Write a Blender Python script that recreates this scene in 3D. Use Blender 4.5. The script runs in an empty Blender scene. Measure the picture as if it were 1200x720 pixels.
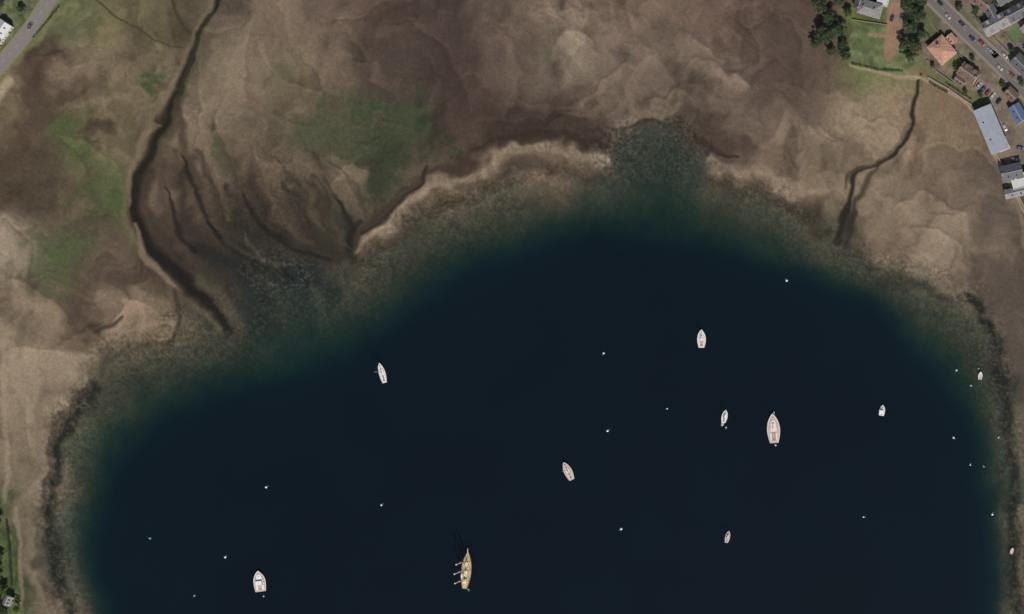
import bpy, math, random
import numpy as np
random.seed(7); rng=np.random.default_rng(11)
S=0.5
GAIN=0.95
def W(px,py): return ((px-600)*S,(360-py)*S)
def lin(c):
    c=np.asarray(c,dtype=np.float32)/255.0
    return np.where(c<=0.04045,c/12.92,((c+0.055)/1.055)**2.4)
def L3(r,g,b,k=1.0):
    v=lin([r,g,b])*k
    return (float(v[0]),float(v[1]),float(v[2]),1.0)
scene=bpy.context.scene

# ------------------------------------------------------------------ noise
tabs=[rng.uniform(-1,1,(256,256)).astype(np.float32) for _ in range(12)]
def vn(x,y,k=0):
    t=tabs[k%12]
    xf=np.floor(x);yf=np.floor(y)
    u=(x-xf).astype(np.float32);v=(y-yf).astype(np.float32)
    xi=xf.astype(np.int64)&255;yi=yf.astype(np.int64)&255
    xj=(xi+1)&255;yj=(yi+1)&255
    u=u*u*u*(u*(u*6-15)+10);v=v*v*v*(v*(v*6-15)+10)
    a=t[xi,yi];b=t[xj,yi];c=t[xi,yj];d=t[xj,yj]
    return (a+(b-a)*u)+((c+(d-c)*u)-(a+(b-a)*u))*v
def fbm(x,y,k=0,o=4,g=0.5):
    s=0;a=1.0;tot=0
    c,sn=math.cos(0.6),math.sin(0.6)
    for i in range(o):
        s=s+a*vn(x+13.7*i,y+7.3*i,k+i);tot+=a;a*=g
        x,y=(x*c-y*sn)*2.03,(x*sn+y*c)*2.03
    return s/tot*1.6
def sst(a,b,x):
    t=np.clip((x-a)/(b-a),0,1);return t*t*(3-2*t)
def segdist(X,Y,pts,widths=None):
    best=np.full(X.shape,1e9,np.float32)
    for i in range(len(pts)-1):
        ax,ay=pts[i];bx,by=pts[i+1]
        dx,dy=bx-ax,by-ay;l2=dx*dx+dy*dy+1e-9
        t=np.clip(((X-ax)*dx+(Y-ay)*dy)/l2,0,1)
        d=np.hypot(X-ax-t*dx,Y-ay-t*dy)
        if widths is not None:
            d=d/(widths[i]+(widths[i+1]-widths[i])*t)
        best=np.minimum(best,d)
    return best
def inside(X,Y,pts):
    r=np.zeros(X.shape,bool);n=len(pts)
    for i in range(n):
        ax,ay=pts[i];bx,by=pts[(i+1)%n]
        if ay==by: continue
        c=((ay>Y)!=(by>Y))&(X<(bx-ax)*(Y-ay)/(by-ay)+ax)
        r^=c
    return r
def cr(pts,n=4):
    out=[];P=[pts[0]]+list(pts)+[pts[-1]]
    for i in range(1,len(P)-2):
        p0,p1,p2,p3=[np.array(P[j],float) for j in (i-1,i,i+1,i+2)]
        for k in range(n):
            t=k/n
            out.append(tuple(0.5*((2*p1)+(-p0+p2)*t+(2*p0-5*p1+4*p2-p3)*t*t+(-p0+3*p1-3*p2+p3)*t**3)))
    out.append(tuple(map(float,pts[-1])));return out

WL=[(-3000,9500),(-200,1400),(82,780),(78,720),(66,670),(60,620),(60,560),(64,520),(72,490),(95,470),(105,450),(112,430),(125,412),(150,402),(180,402),(197,392),
(215,372),(250,368),(275,345),(300,315),(335,305),(370,315),(400,320),(418,307),(432,294),(452,278),(470,264),(490,252),(520,241),(560,232),(600,218),(640,207),(680,203),(705,196),(716,180),
(725,160),(750,146),(790,146),(812,162),(826,185),(840,202),(870,218),(905,228),(930,236),(945,255),(965,285),(985,293),(1020,305),(1060,312),(1100,325),(1135,345),(1158,375),(1168,410),
(1176,450),(1184,500),(1190,560),(1194,620),(1197,720),(1210,800),(1500,1600),(3000,9500)]
DP=[(-2900,9500),(-100,1400),(118,780),(114,720),(108,640),(122,580),(148,520),(190,482),(250,460),(330,440),(400,418),(440,388),(490,343),(560,305),(640,281),(700,270),(780,275),(850,292),
(920,310),(980,332),(1035,366),(1085,412),(1120,455),(1148,505),(1158,580),(1164,650),(1168,720),(1172,780),(1400,1600),(2900,9500)]

def depth_t(X,Y):
    wx=X+5*fbm(X/28,Y/28,1,3)+2*vn(X/6,Y/6,5); wy=Y+5*fbm(X/28+40,Y/28,3,3)+2*vn(X/6,Y/6,6)
    dw=segdist(wx,wy,WL); iw=inside(wx,wy,WL)
    sx=X+7*fbm(X/60,Y/60,4,3);sy=Y+7*fbm(X/60+9,Y/60,6,3)
    dd=segdist(sx,sy,DP); idp=inside(sx,sy,DP)
    t=np.where(idp,1+dd/45.0,dw/(dw+dd+1e-6))
    t=np.where(iw,t,0)
    return t.astype(np.float32),np.where(iw,-dw,dw).astype(np.float32)

def axis(a,b,step,lo,hi,g=1.13):
    v=list(np.arange(a,b+1e-6,step))
    s=step*g;x=a;left=[]
    while x>lo: x-=s;s*=g;left.append(x)
    s=step*g;x=v[-1];right=[]
    while x<hi: x+=s;s*=g;right.append(x)
    return np.array(left[::-1]+v+right,np.float64)

def grid_mesh(name,xs,ys,Z,attrs):
    nx,ny=len(xs),len(ys)
    X,Y=np.meshgrid(xs,ys)
    co=np.empty((nx*ny,3),np.float32)
    co[:,0]=(X.ravel()-600)*S;co[:,1]=(360-Y.ravel())*S;co[:,2]=Z
    i=np.arange((nx-1)*(ny-1));r=i//(nx-1);c=i%(nx-1);a=r*nx+c
    q=np.stack([a,a+nx,a+nx+1,a+1],1).astype(np.int32)
    me=bpy.data.meshes.new(name)
    me.vertices.add(nx*ny);me.vertices.foreach_set('co',co.ravel())
    me.loops.add(q.size);me.loops.foreach_set('vertex_index',q.ravel())
    me.polygons.add(len(q));me.polygons.foreach_set('loop_start',np.arange(0,q.size,4,dtype=np.int32))
    me.polygons.foreach_set('use_smooth',np.ones(len(q),bool))
    me.update(calc_edges=True)
    for n,col in attrs.items():
        at=me.color_attributes.new(n,'FLOAT_COLOR','POINT')
        at.data.foreach_set('color',col.astype(np.float32).ravel())
    ob=bpy.data.objects.new(name,me);scene.collection.objects.link(ob)
    return ob

# ------------------------------------------------------------------ terrain
TZ=2.5
xs=axis(-30,1230,1.25,-9000,9000);ys=axis(-25,745,1.25,-9000,9000)
X,Y=np.meshgrid(xs,ys);X=X.ravel().astype(np.float32);Y=Y.ravel().astype(np.float32)
T,SD=depth_t(X,Y)
CP=[
(20,10,95,105,66),(100,10,98,98,66),(150,25,112,102,72),(180,10,100,90,66),(225,20,88,78,58),(270,20,105,90,74),(320,20,122,103,84),(400,20,112,93,78),(450,15,92,74,64),(520,20,80,66,58),(600,20,112,94,79),(660,15,124,105,88),(720,20,118,98,82),(800,20,120,98,82),(860,20,112,90,76),(920,20,92,75,64),
(10,120,128,112,84),(55,80,82,66,54),(75,110,75,60,48),(110,75,130,112,88),(160,75,108,95,72),(235,75,118,103,82),(290,60,128,110,90),(330,85,110,97,72),(370,60,118,100,82),(410,80,106,90,74),(450,75,84,71,60),(520,75,76,61,54),(580,75,98,81,69),(640,85,106,91,77),(670,55,130,114,95),(740,75,122,103,87),(780,50,116,98,82),(820,90,116,98,82),(890,75,92,76,66),(960,90,96,80,66),(1020,70,100,110,62),
(30,150,84,68,54),(80,150,90,90,60),(120,140,118,102,76),(150,160,105,92,68),(230,150,128,110,88),(250,110,122,106,84),(290,140,114,98,80),(340,150,96,86,66),(390,150,82,76,58),(430,150,74,70,54),(490,140,72,66,52),(540,140,76,62,53),(600,135,76,61,53),(660,140,78,64,55),(700,120,104,87,72),(750,115,112,95,78),(800,125,86,73,61),(860,140,100,84,71),(880,180,116,97,80),(940,140,118,100,83),(1000,140,136,117,94),(1050,130,136,116,92),(1000,185,140,120,97),(1110,150,118,100,76),(1150,165,100,86,68),
(20,220,82,68,54),(60,225,100,84,66),(100,205,92,90,60),(135,240,82,86,54),(200,230,100,84,68),(225,260,86,72,58),(235,200,112,95,77),(285,235,72,61,48),(335,235,76,66,52),(330,195,96,81,65),(400,210,118,100,80),(450,205,62,64,46),(500,215,112,95,76),(480,180,72,68,52),(540,185,98,81,67),
(600,190,110,92,74),(650,200,105,88,70),(1040,220,130,112,90),(1080,180,128,108,86),(1120,200,112,94,78),(1160,225,98,84,70),(1090,250,134,115,93),(950,200,132,112,90),
(20,290,140,123,102),(60,300,82,82,58),(95,300,78,75,56),(140,290,88,72,60),(240,305,62,54,43),(300,290,46,45,39),(360,290,58,53,43),(400,280,66,58,46),(1050,270,120,101,82),(1100,290,136,118,97),(1150,280,120,103,84),(1190,290,105,90,76),
(20,360,126,108,86),(60,350,118,100,80),(100,340,88,72,59),(150,365,138,118,94),(185,385,118,99,78),(195,340,92,77,62),(240,370,66,64,50),(300,350,44,48,44),(360,360,58,62,52),(1190,350,92,79,68),(1150,330,112,96,80),
(20,430,150,130,105),(60,430,144,124,100),(95,420,116,98,78),(110,395,100,82,66),(15,500,134,116,92),(45,490,128,110,88),(15,560,112,100,78),(42,560,128,110,90),(8,620,66,80,42),(38,620,124,107,88),(8,690,64,78,42),(42,690,112,95,80),
(1190,430,84,74,62),(1205,520,100,88,74),(1210,640,98,88,70),
(100,520,76,78,62),(200,430,70,70,56),(120,450,80,76,60),(330,420,56,62,52),(430,330,76,71,57),(500,290,76,73,58),(600,250,78,73,58),(700,230,62,66,55),(740,180,60,62,51),(780,200,56,62,52),(860,260,71,70,56),(950,290,71,69,55),(1050,340,78,75,60),(1120,390,76,75,60),(1155,460,66,70,56),(1170,560,60,65,53),(85,640,60,65,53),
(1100,90,112,104,74),(1160,100,128,110,94),(1180,30,112,100,84),(1180,160,112,100,88)]
Xw=X+13*fbm(X/55,Y/55,2,3)+3.5*fbm(X/12,Y/12,5,2);Yw=Y+13*fbm(X/55+31,Y/55,7,3)+3.5*fbm(X/12+7,Y/12,8,2)
Xc=np.clip(Xw,-15,1215);Yc=np.clip(Yw,-15,735)
C=np.zeros((X.size,3),np.float32);Wt=np.zeros(X.size,np.float32)+1e-12
for (a,b,r,g,bl) in CP:
    w=np.exp(-((Xc-a)**2+(Yc-b)**2)/(2*21.0**2)).astype(np.float32)+1e-9
    C+=w[:,None]*np.array([r,g,bl],np.float32);Wt+=w
C/=Wt[:,None]
H=np.zeros(X.size,np.float32)
def subset(pts,m):
    xa=min(p[0] for p in pts)-m;xb=max(p[0] for p in pts)+m;ya=min(p[1] for p in pts)-m;yb=max(p[1] for p in pts)+m
    return np.where((X>xa)&(X<xb)&(Y>ya)&(Y<yb))[0]
def stroke(pts,widths,col,st=1.0,soft=0.4,warp=0.4,dh=0.0,n=4,tex=0.0):
    global C,H
    ww=cr([(w,0) for w in widths],n);ww=[max(w[0],0.3) for w in ww]
    P=cr(pts,n);idx=subset(P,max(ww)*2.2+14)
    if len(idx)==0:return
    x=X[idx]+warp*(Xw[idx]-X[idx]);y=Y[idx]+warp*(Yw[idx]-Y[idx])
    q=segdist(x,y,P,ww)
    w=(1-sst(1-soft,1+soft,q))*st
    if tex: w=w*np.clip(1-tex+tex*1.4*(0.5+fbm(X[idx]/7,Y[idx]/7,3,3)),0,1)
    if col is not None: C[idx]+= (np.array(col,np.float32)-C[idx])*w[:,None]
    H[idx]+=dh*w
def splat(cx,cy,rx,ry,ang,col,st=0.8,soft=0.75,warp=1.3,tex=0.0,dh=0.0):
    global C,H
    r=max(rx,ry)*1.8+22
    idx=np.where((abs(X-cx)<r)&(abs(Y-cy)<r))[0]
    if len(idx)==0:return
    x=X[idx]+warp*(Xw[idx]-X[idx])-cx;y=Y[idx]+warp*(Yw[idx]-Y[idx])-cy
    a=math.radians(ang);u=x*math.cos(a)+y*math.sin(a);v=-x*math.sin(a)+y*math.cos(a)
    q=np.hypot(u/rx,v/ry)
    w=(1-sst(1-soft,1+soft,q))*st
    if tex: w=w*np.clip(1-tex+tex*1.6*(0.5+.6*fbm(X[idx]/5,Y[idx]/5,3,3)+.8*fbm(X[idx]/17,Y[idx]/17,8,2)),0,1)
    C[idx]+=(np.array(col,np.float32)-C[idx])*w[:,None];H[idx]+=dh*w
def fold(pts,wd,amp,warp=.9,dh=.22):
    """a soft sand lobe: relief shading painted in, pale side and sharp dark side"""
    global C,H
    P=cr(pts,5);idx=subset(P,wd*4+16)
    if len(idx)==0:return
    x=X[idx]+warp*(Xw[idx]-X[idx]);y=Y[idx]+warp*(Yw[idx]-Y[idx])
    best=np.full(x.shape,1e9,np.float32);sg=np.zeros(x.shape,np.float32);uu=np.zeros(x.shape,np.float32);n=len(P)-1
    for i in range(n):
        ax,ay=P[i];dx,dy=P[i+1][0]-ax,P[i+1][1]-ay;l2=dx*dx+dy*dy+1e-9
        t=np.clip(((x-ax)*dx+(y-ay)*dy)/l2,0,1);d=np.hypot(x-ax-t*dx,y-ay-t*dy);m=d<best
        best=np.where(m,d,best);sg=np.where(m,dx*(y-ay)-dy*(x-ax),sg);uu=np.where(m,(i+t)/n,uu)
    tp=np.sqrt(np.clip(4*uu*(1-uu),0,1))*sst(0,2.2,best)
    pr=np.where(sg>0,np.exp(-best/wd),-.9*np.exp(-best/(wd*.5)))*tp
    C[idx]*=(1+amp*pr)[:,None];H[idx]+=dh*pr*(amp/.15)  # fold shading goes into the sand colour as well as the height

land=sst(-2,6,SD)
flow=fbm(X/70,Y/95,9,3)
n1=fbm((X+38*flow)/95,(Y+30*flow)/70,4,2)
ph=n1*2.2+0.4*flow;p=ph-np.floor(ph)
saw=np.where(p<0.84,p/0.84,(1-p)/0.16);saw=saw*saw*(3-2*saw)
mask=sst(0.0,0.6,fbm(X/120+3,Y/120,10,2))
n2=fbm((Xw)/26,(Yw)/36,1,3)
mot=fbm((X+22*flow)/38,(Y+18*flow)/46,6,4)
mot2=fbm((Xw+10*flow)/15,(Yw)/19,2,4,.6)
mul=1+0.05*n1+(0.02+0.08*mask)*(saw-0.5)+0.06*n2+0.025*fbm(X/5,Y/5,8,2)
mul-=0.17*sst(.08,.7,mot)*(SD>0)
mul-=0.11*sst(.15,.7,mot2)*sst(-.3,.4,n1)*(SD>0)
mul+=0.04*fbm((Xw+0.4*Yw)/13,(Yw)/60,6,2)
C*=mul[:,None]
g=sst(0.25,0.8,fbm(X/26,Y/26,0,4))*np.exp(-(((X-120)/130)**2+((Y-200)/120)**2))*0.3*land
C+=(np.array([80,90,54],np.float32)-C)*g[:,None]

G1=(76,88,50);G2=(66,74,48)
for a in [(85,150,32,12,10,G1,.75),(110,185,20,14,40,G1,.7),(95,230,14,9,0,G1,.6),(135,242,17,28,-15,G1,.8),(170,97,11,15,0,(66,80,46),.95),(66,292,34,16,15,G1,.75),(85,325,20,16,0,(72,82,52),.6),
 (446,152,34,36,10,G2,.9),(468,190,26,22,0,(56,62,43),.9),(474,122,20,16,0,(66,76,50),.8),(385,140,22,14,20,(76,80,56),.75),(300,120,12,8,0,(86,88,60),.5),(535,168,17,11,0,(48,58,40),.95),(640,57,13,8,0,(80,86,58),.85),(316,78,14,11,0,(90,90,62),.6),(262,190,14,10,20,(74,82,54),.7),(252,163,10,5,0,(60,54,42),.7),(437,222,24,28,0,(54,55,42),.85),(488,132,12,9,0,(44,54,38),.7),(390,178,16,22,0,(74,70,54),.5),
 (70,82,36,15,-28,(72,57,47),.85),(45,118,22,22,0,(76,60,50),.6),(134,158,15,8,0,(68,55,45),.85),(150,322,14,10,0,(76,62,52),.6),(120,375,20,6,-12,(58,47,38),.7),(25,185,26,20,0,(80,66,53),.5),(60,215,30,10,10,(94,78,63),.5),
 (290,225,34,28,20,(64,54,43),.75),(345,240,30,24,0,(68,58,46),.6),(310,262,34,16,20,(52,46,38),.7),(332,305,42,20,25,(42,43,40),.85),(265,300,30,14,30,(50,45,38),.75),(392,262,18,28,0,(62,57,45),.6),(355,285,32,14,20,(50,46,38),.7),(395,300,22,12,30,(46,46,40),.7),(345,335,34,20,20,(38,44,43),.7),
 (480,60,42,40,0,(76,62,55),.65),(540,50,36,46,0,(72,58,53),.7),(560,115,30,30,0,(78,62,54),.65),(640,146,74,12,4,(66,53,45),.85),(600,158,36,10,-14,(60,48,40),.8),(905,50,46,48,0,(84,68,60),.65),(925,110,34,26,0,(90,74,63),.55),(800,150,36,14,10,(56,50,42),.8),(845,160,28,10,20,(72,58,49),.8),(850,182,12,10,0,(66,54,44),.5),(700,160,20,10,0,(64,52,44),.7),(610,60,16,30,20,(90,74,62),.5),(700,40,12,22,-20,(98,80,68),.4),(860,60,14,26,10,(92,74,63),.45),(420,50,12,26,0,(92,76,63),.45),
 (672,52,26,14,-10,(142,124,104),.7),(720,58,20,22,50,(126,109,92),.45),(745,140,26,11,0,(116,100,82),.8),(775,120,24,7,10,(124,106,88),.7),(700,105,14,22,30,(120,103,85),.55),(745,90,34,10,-25,(126,108,91),.5),(820,72,28,8,10,(128,109,91),.5),(850,100,16,8,0,(134,114,96),.5),
 (18,290,16,26,-20,(152,134,112),.8),(45,350,28,13,30,(142,122,98),.8),(150,370,22,15,10,(144,123,100),.85),(95,80,28,14,-30,(134,116,92),.7),(100,120,26,9,-20,(126,108,84),.6),(345,125,14,8,0,(120,102,83),.6),(290,95,26,34,10,(130,112,91),.5),(235,140,16,50,8,(134,116,92),.6),(410,205,12,22,-10,(120,103,82),.75),(505,190,12,16,0,(100,86,68),.6),
 (998,165,11,6,50,(110,90,72),.7),(1040,250,30,22,0,(132,113,92),.6),(1100,285,26,20,40,(142,123,102),.7),(1150,205,30,22,30,(92,81,69),.65),(1130,130,26,10,35,(124,96,76),.6),(1065,245,14,12,0,(144,125,102),.6),(1130,265,18,10,30,(140,121,100),.6),(1165,250,16,20,0,(92,80,69),.6),(1090,215,22,10,30,(106,90,73),.6),
 (55,440,26,26,0,(154,135,110),.7),(30,480,13,36,0,(148,130,106),.7),(42,560,11,50,5,(140,122,101),.6),(38,660,8,50,0,(126,110,92),.6),(70,425,30,12,0,(150,130,107),.6),(20,400,14,20,0,(142,124,100),.6)]:
    gr=a[5][1]>a[5][0]
    splat(*a[:7],tex=0.6 if gr else 0.0,warp=1.6)
for pts,wd,am in [
 ([(20,80),(50,66),(90,60)],7,.14),([(40,150),(85,128),(120,110),(150,112)],9,.12),([(0,268),(12,262),(40,285),(48,320)],8,-.16),([(0,330),(35,325),(70,350),(95,390)],9,.16),([(55,410),(90,385),(128,372),(150,352),(185,372)],9,.18),
 ([(218,60),(232,120),(222,180),(235,220)],8,-.12),([(262,100),(255,150),(275,190),(270,220)],10,-.12),([(290,40),(280,90),(300,130),(330,150)],10,.12),([(330,10),(345,60),(375,100),(380,125)],9,-.1),([(300,180),(340,185),(365,170)],7,.14),
 ([(385,230),(402,190),(420,188),(432,225)],7,.16),([(490,235),(505,200),(520,178)],6,.18),([(400,30),(430,70),(470,110)],11,-.12),([(440,10),(500,40),(545,90),(560,130)],12,-.14),
 ([(560,20),(600,50),(610,100),(590,135)],12,.12),([(640,75),(655,42),(690,36),(708,58)],7,.2),([(690,130),(700,95),(730,80),(770,72)],8,.18),([(735,120),(760,105),(800,100),(835,112)],8,.2),([(790,40),(830,60),(865,95)],10,.14),([(800,85),(840,78),(870,100),(872,118)],7,.2),
 ([(860,0),(880,50),(862,90)],10,-.14),([(560,150),(590,140),(640,132),(700,140)],9,-.12),([(930,150),(960,140),(985,165),(980,200)],8,.14),([(1000,130),(1040,140),(1070,180)],9,.12),([(1010,215),(1045,232),(1080,222),(1120,240),(1140,262)],9,.16),([(1040,270),(1075,262),(1110,280),(1150,310)],9,.16),
 ([(1080,170),(1110,160),(1150,180),(1170,215)],9,-.14),([(0,430),(40,405),(80,410)],8,.12),([(15,460),(35,500),(28,560)],7,-.12),([(50,590),(42,640),(48,700)],6,.12),([(180,60),(165,100),(180,130)],7,.1),([(60,190),(100,170),(130,185),(150,215)],8,.14),([(150,300),(120,310),(105,345)],8,.14),([(905,0),(935,60),(925,110)],12,-.12),([(950,100),(1000,110),(1050,105)],8,.08),
 ([(620,0),(650,20),(700,15),(740,40)],9,.12),([(720,0),(760,30),(770,60)],9,.12),([(230,20),(280,30),(300,10)],8,.08),([(120,60),(90,85),(70,120)],8,.12)]:
    fold(pts,wd,am)
rr=random.Random(5);cnt=0
while cnt<120:
    x0=rr.uniform(-10,1200);y0=rr.uniform(-10,330)
    if x0>1040 and y0<120: continue
    if x0>420 and y0>190 and x0<980: continue
    vert=math.exp(-((x0-280)/220)**2);an=(math.pi/2)*vert+rr.gauss(0,.6)+(0.35 if x0>700 else -.3)*(1-vert)
    pts=[(x0,y0)];ln=rr.uniform(8,26);cv=rr.gauss(0,.35)
    for k in range(rr.randint(3,5)):
        pts.append((pts[-1][0]+ln*math.cos(an),pts[-1][1]+ln*math.sin(an)));an+=cv+rr.gauss(0,.25)
    fold(pts,rr.uniform(3,9),rr.choice((-1,1))*rr.uniform(.06,.15));cnt+=1
# beach bars & scarps
bar=[(422,300),(436,278),(462,254),(486,232),(516,212),(550,200),(582,186),(612,173),(645,178),(680,184),(708,184)]
stroke([(p[0]-3,p[1]-15) for p in bar],[5,6,6,5,5,7,9,9,8,7,6],(62,50,41),.8,.8,.8,-.1)
stroke([(p[0]+4,p[1]+21) for p in bar],[5,8,9,10,10,10,11,11,10,9,6],(62,54,43),.85,.8,.8,tex=.35)
stroke([(p[0]+2,p[1]+12) for p in bar],[4,6,7,7,6,6,7,7,6,6,5],(92,77,61),.8,.8,.8,tex=.2)
stroke(bar,[3,5,8,7,8,6,10,9,7,8,6],(140,121,99),.92,.75,1.0,.35,tex=.28)
stroke([(430,285),(450,262),(480,237),(512,214)],[1,2,2.5,1],(158,139,115),.6,.9,.8,.1,tex=.4)
stroke([(556,196),(585,182),(612,168),(650,174)],[1,3,3,1],(158,139,115),.6,.9,.8,.1,tex=.4)
stroke([(500,232),(512,222),(524,216)],[1,3,1],(86,72,57),.6,.8,.8)
stroke([(628,178),(650,186),(672,190)],[1,3,1],(98,82,66),.55,.8,.8)
for k in range(12):
    u=random.Random(60+k);i=u.randrange(1,9);q=u.random();cx=bar[i][0]*(1-q)+bar[i+1][0]*q;cy=bar[i][1]*(1-q)+bar[i+1][1]*q
    stroke([(cx-8,cy+14),(cx,cy+4),(cx+3,cy-10)],[1.5,2,1],(104,88,70),.45,.9,1.2)
stroke([(426,272),(445,260),(470,236),(500,209),(504,190)],[2,3,3,3,2],(50,42,35),.85,.7,.6,-.25)
stroke([(560,178),(580,164),(610,152),(650,158),(700,168),(716,160)],[1.5,2.5,4,4,4,2],(54,43,36),.75,.8,.8,-.1)
stroke([(422,312),(414,298),(412,275),(420,258)],[4,5,5,3],(40,38,33),.8,.7,.6)
bar2=[(828,178),(842,192),(862,203),(895,208),(925,216),(955,226)]
stroke([(p[0],p[1]+20) for p in bar2],[4,6,8,10,12,9],(64,56,45),.85,.8,.8,tex=.35)
stroke([(p[0],p[1]+11) for p in bar2],[3,5,6,7,7,6],(98,83,66),.8,.8,.7,tex=.2)
stroke(bar2,[4,6,7,9,8,7],(142,122,99),.88,.75,.9,.3,tex=.25)
stroke([(815,152),(826,165),(842,176),(865,183)],[2,3.5,3,1.5],(54,44,36),.9,.7,.5,-.15)
stroke([(925,238),(942,244),(955,255),(965,272)],[6,8,7,4],(54,47,38),.85,.8,.7,tex=.4)
stroke([(985,300),(1010,310),(1045,322),(1090,335),(1120,352)],[8,8,7,6,6],(56,52,42),.8,.8,.9,tex=.5)
stroke([(720,138),(745,132),(772,136)],[5,8,6],(118,101,83),.8,.7,.8,.2)
stroke([(720,150),(745,146),(775,148),(800,160)],[3,4,4,3],(54,50,41),.8,.8,.7)
stroke([(185,400),(200,392),(192,380),(150,388),(125,398),(108,415)],[3,3,2,3,4,4],(146,126,102),.5,.7,.6,.15)
stroke([(112,388),(130,380),(142,372)],[2,3,2],(58,47,39),.8,.8,.3,-.1)
stroke([(195,402),(160,410),(128,420),(115,440)],[3,4,4,4],(66,62,48),.7,.8,.7,tex=.4)
# shore weed line, left and right
stroke([(104,458),(80,486),(68,520),(63,560),(62,620),(67,670),(79,722),(84,770)],[8,8,8,8,7,7,7,7],(34,35,30),.95,.8,.7,tex=.35)
stroke([(96,458),(72,480),(60,515),(54,545),(52,600)],[4,5,5,4,3],(72,60,50),.7,.7,.6)
stroke([(1135,350),(1158,380),(1170,420),(1178,470),(1186,540),(1190,600),(1193,660),(1197,740)],[5,6,7,8,8,7,7,7],(34,36,31),.95,.8,.7,tex=.35)
stroke([(1160,300),(1178,345),(1188,385),(1192,430)],[10,14,10,8],(86,75,66),.75,.7,.7)
stroke([(1190,235),(1197,270),(1206,340)],[4,3,4],(126,110,92),.6,.6,.4)
# left creek & braids
cr1=[(262,-22),(256,2),(240,30),(222,72),(206,115),(190,145),(178,175),(165,212),(161,245),(170,275),(188,300),(212,326),(236,350),(264,384)]
stroke([(p[0]-5,p[1]) for p in cr1],[2,3,3,5,8,9,9,10,11,11,12,12,10,6],(118,103,78),.5,.5,.2)
stroke([(p[0]+9,p[1]-2) for p in cr1[4:]],[3,5,6,8,9,10,10,12,12,9],(72,60,48),.7,.8,.6)
stroke(cr1,[1.8,2,3,4,6,7,6,7,8,9,10,10,9,5],(46,38,31),.9,.55,.35,-.5)
stroke(cr1,[.6,.8,1.2,2,2.5,3,3,3.5,4,4.5,5,5,4,2],(30,29,25),.75,.7,.5,-.2)
stroke([(262,-22),(250,12),(233,46),(217,90),(204,125)],[1,1,1.3,1.5,1.5],(60,70,38),.5,.5,.3)
stroke([(232,70),(214,110),(200,140),(186,172)],[1.5,2,2.5,2],(66,76,46),.5,.6,.4)
for pts,wd,c,s in [([(208,120),(206,150),(214,185),(228,218),(240,250),(262,285),(300,320)],[3,4,5,7,8,10,13],(70,57,46),.75),
 ([(215,200),(212,240),(222,275),(250,305),(285,335),(310,375)],[3,5,8,11,13,13],(50,45,38),.7),
 ([(192,190),(190,225),(198,255),(220,290)],[3,4,6,6],(76,62,51),.7),([(178,200),(176,240),(188,275),(215,305)],[2.5,4,5,6],(60,50,41),.65),
 ([(228,180),(246,215),(258,250),(300,285),(352,300)],[3,6,8,9,8],(58,49,40),.65),([(262,215),(268,245),(292,268),(330,280)],[3,6,7,6],(46,41,34),.65),
 ([(295,195),(300,230),(318,260),(350,290),(395,312)],[3,6,8,9,7],(54,47,39),.6),([(335,205),(345,240),(372,272),(404,300)],[3,5,8,7],(52,46,38),.6),
 ([(375,175),(380,215),(392,250),(414,285)],[3,6,8,8],(58,53,42),.55),([(230,295),(275,310),(330,322),(392,345)],[5,11,13,9],(34,37,36),.75),
 ([(285,330),(300,360),(310,395)],[7,10,8],(36,42,41),.7),([(340,325),(355,350),(360,390)],[6,9,8],(37,45,43),.65),([(205,300),(240,330),(275,345)],[4,7,7],(50,44,36),.6),
 ([(250,268),(288,300),(335,312)],[3,5,3],(90,77,60),.4),([(320,225),(332,255),(365,285)],[3,4,3],(92,79,61),.4),([(235,330),(258,352),(280,388)],[6,8,5],(84,78,60),.75),([(310,330),(330,360),(335,400)],[3,5,4],(66,67,54),.5),
 ([(245,200),(262,230),(270,255)],[3,5,3],(98,84,66),.5),([(360,200),(362,235),(380,262)],[3,5,3],(94,82,62),.45),([(290,190),(312,215),(322,240)],[3,5,3],(96,82,64),.4)]:
    stroke(pts,wd,c,s,.95,.5,-.12)
for pts,wd in [([(212,185),(222,215),(236,245),(258,280)],[1,2.5,3,2]),([(158,228),(164,262),(184,300),(222,338),(262,378)],[1.5,3,4,4,2]),([(196,222),(206,262),(232,300)],[1,2.5,2]),([(282,220),(300,252),(338,285),(388,308)],[1,3,4,2]),([(245,262),(285,300),(340,330)],[2,4,3]),([(395,235),(410,262),(412,290)],[2,4,4])]:
    stroke(pts,wd,(30,29,26),.7,.9,.5,-.15)
stroke([(108,-5),(130,12),(155,32),(182,50),(214,57)],[1,1.2,1.2,1.2,1],(66,58,40),.7,.6,.3,-.1)
stroke([(206,-5),(212,18),(224,40)],[2,2,1.5],(62,52,38),.7,.7,.3,-.1)
stroke([(160,262),(168,295),(186,318),(206,340)],[2,4,4,2],(134,114,92),.7,.6,.4,.2)
stroke([(182,150),(166,165),(158,200),(155,240)],[3,3,3,2],(124,107,84),.6,.7,.4,.1)
stroke([(206,345),(208,375),(200,400)],[3,3,2],(54,47,38),.6,.8,.4)
rr=random.Random(9)
for k in range(22):
    x0=rr.uniform(225,400);y0=rr.uniform(180,310)
    pts=[(x0,y0)]
    for j in range(4): pts.append((pts[-1][0]+rr.uniform(4,14),pts[-1][1]+rr.uniform(9,20)))
    dk=rr.random()<.55
    stroke(pts,[1,2,3,2.5,1],(42,40,34) if dk else (90,77,59),.35,.95,.7)
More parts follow.
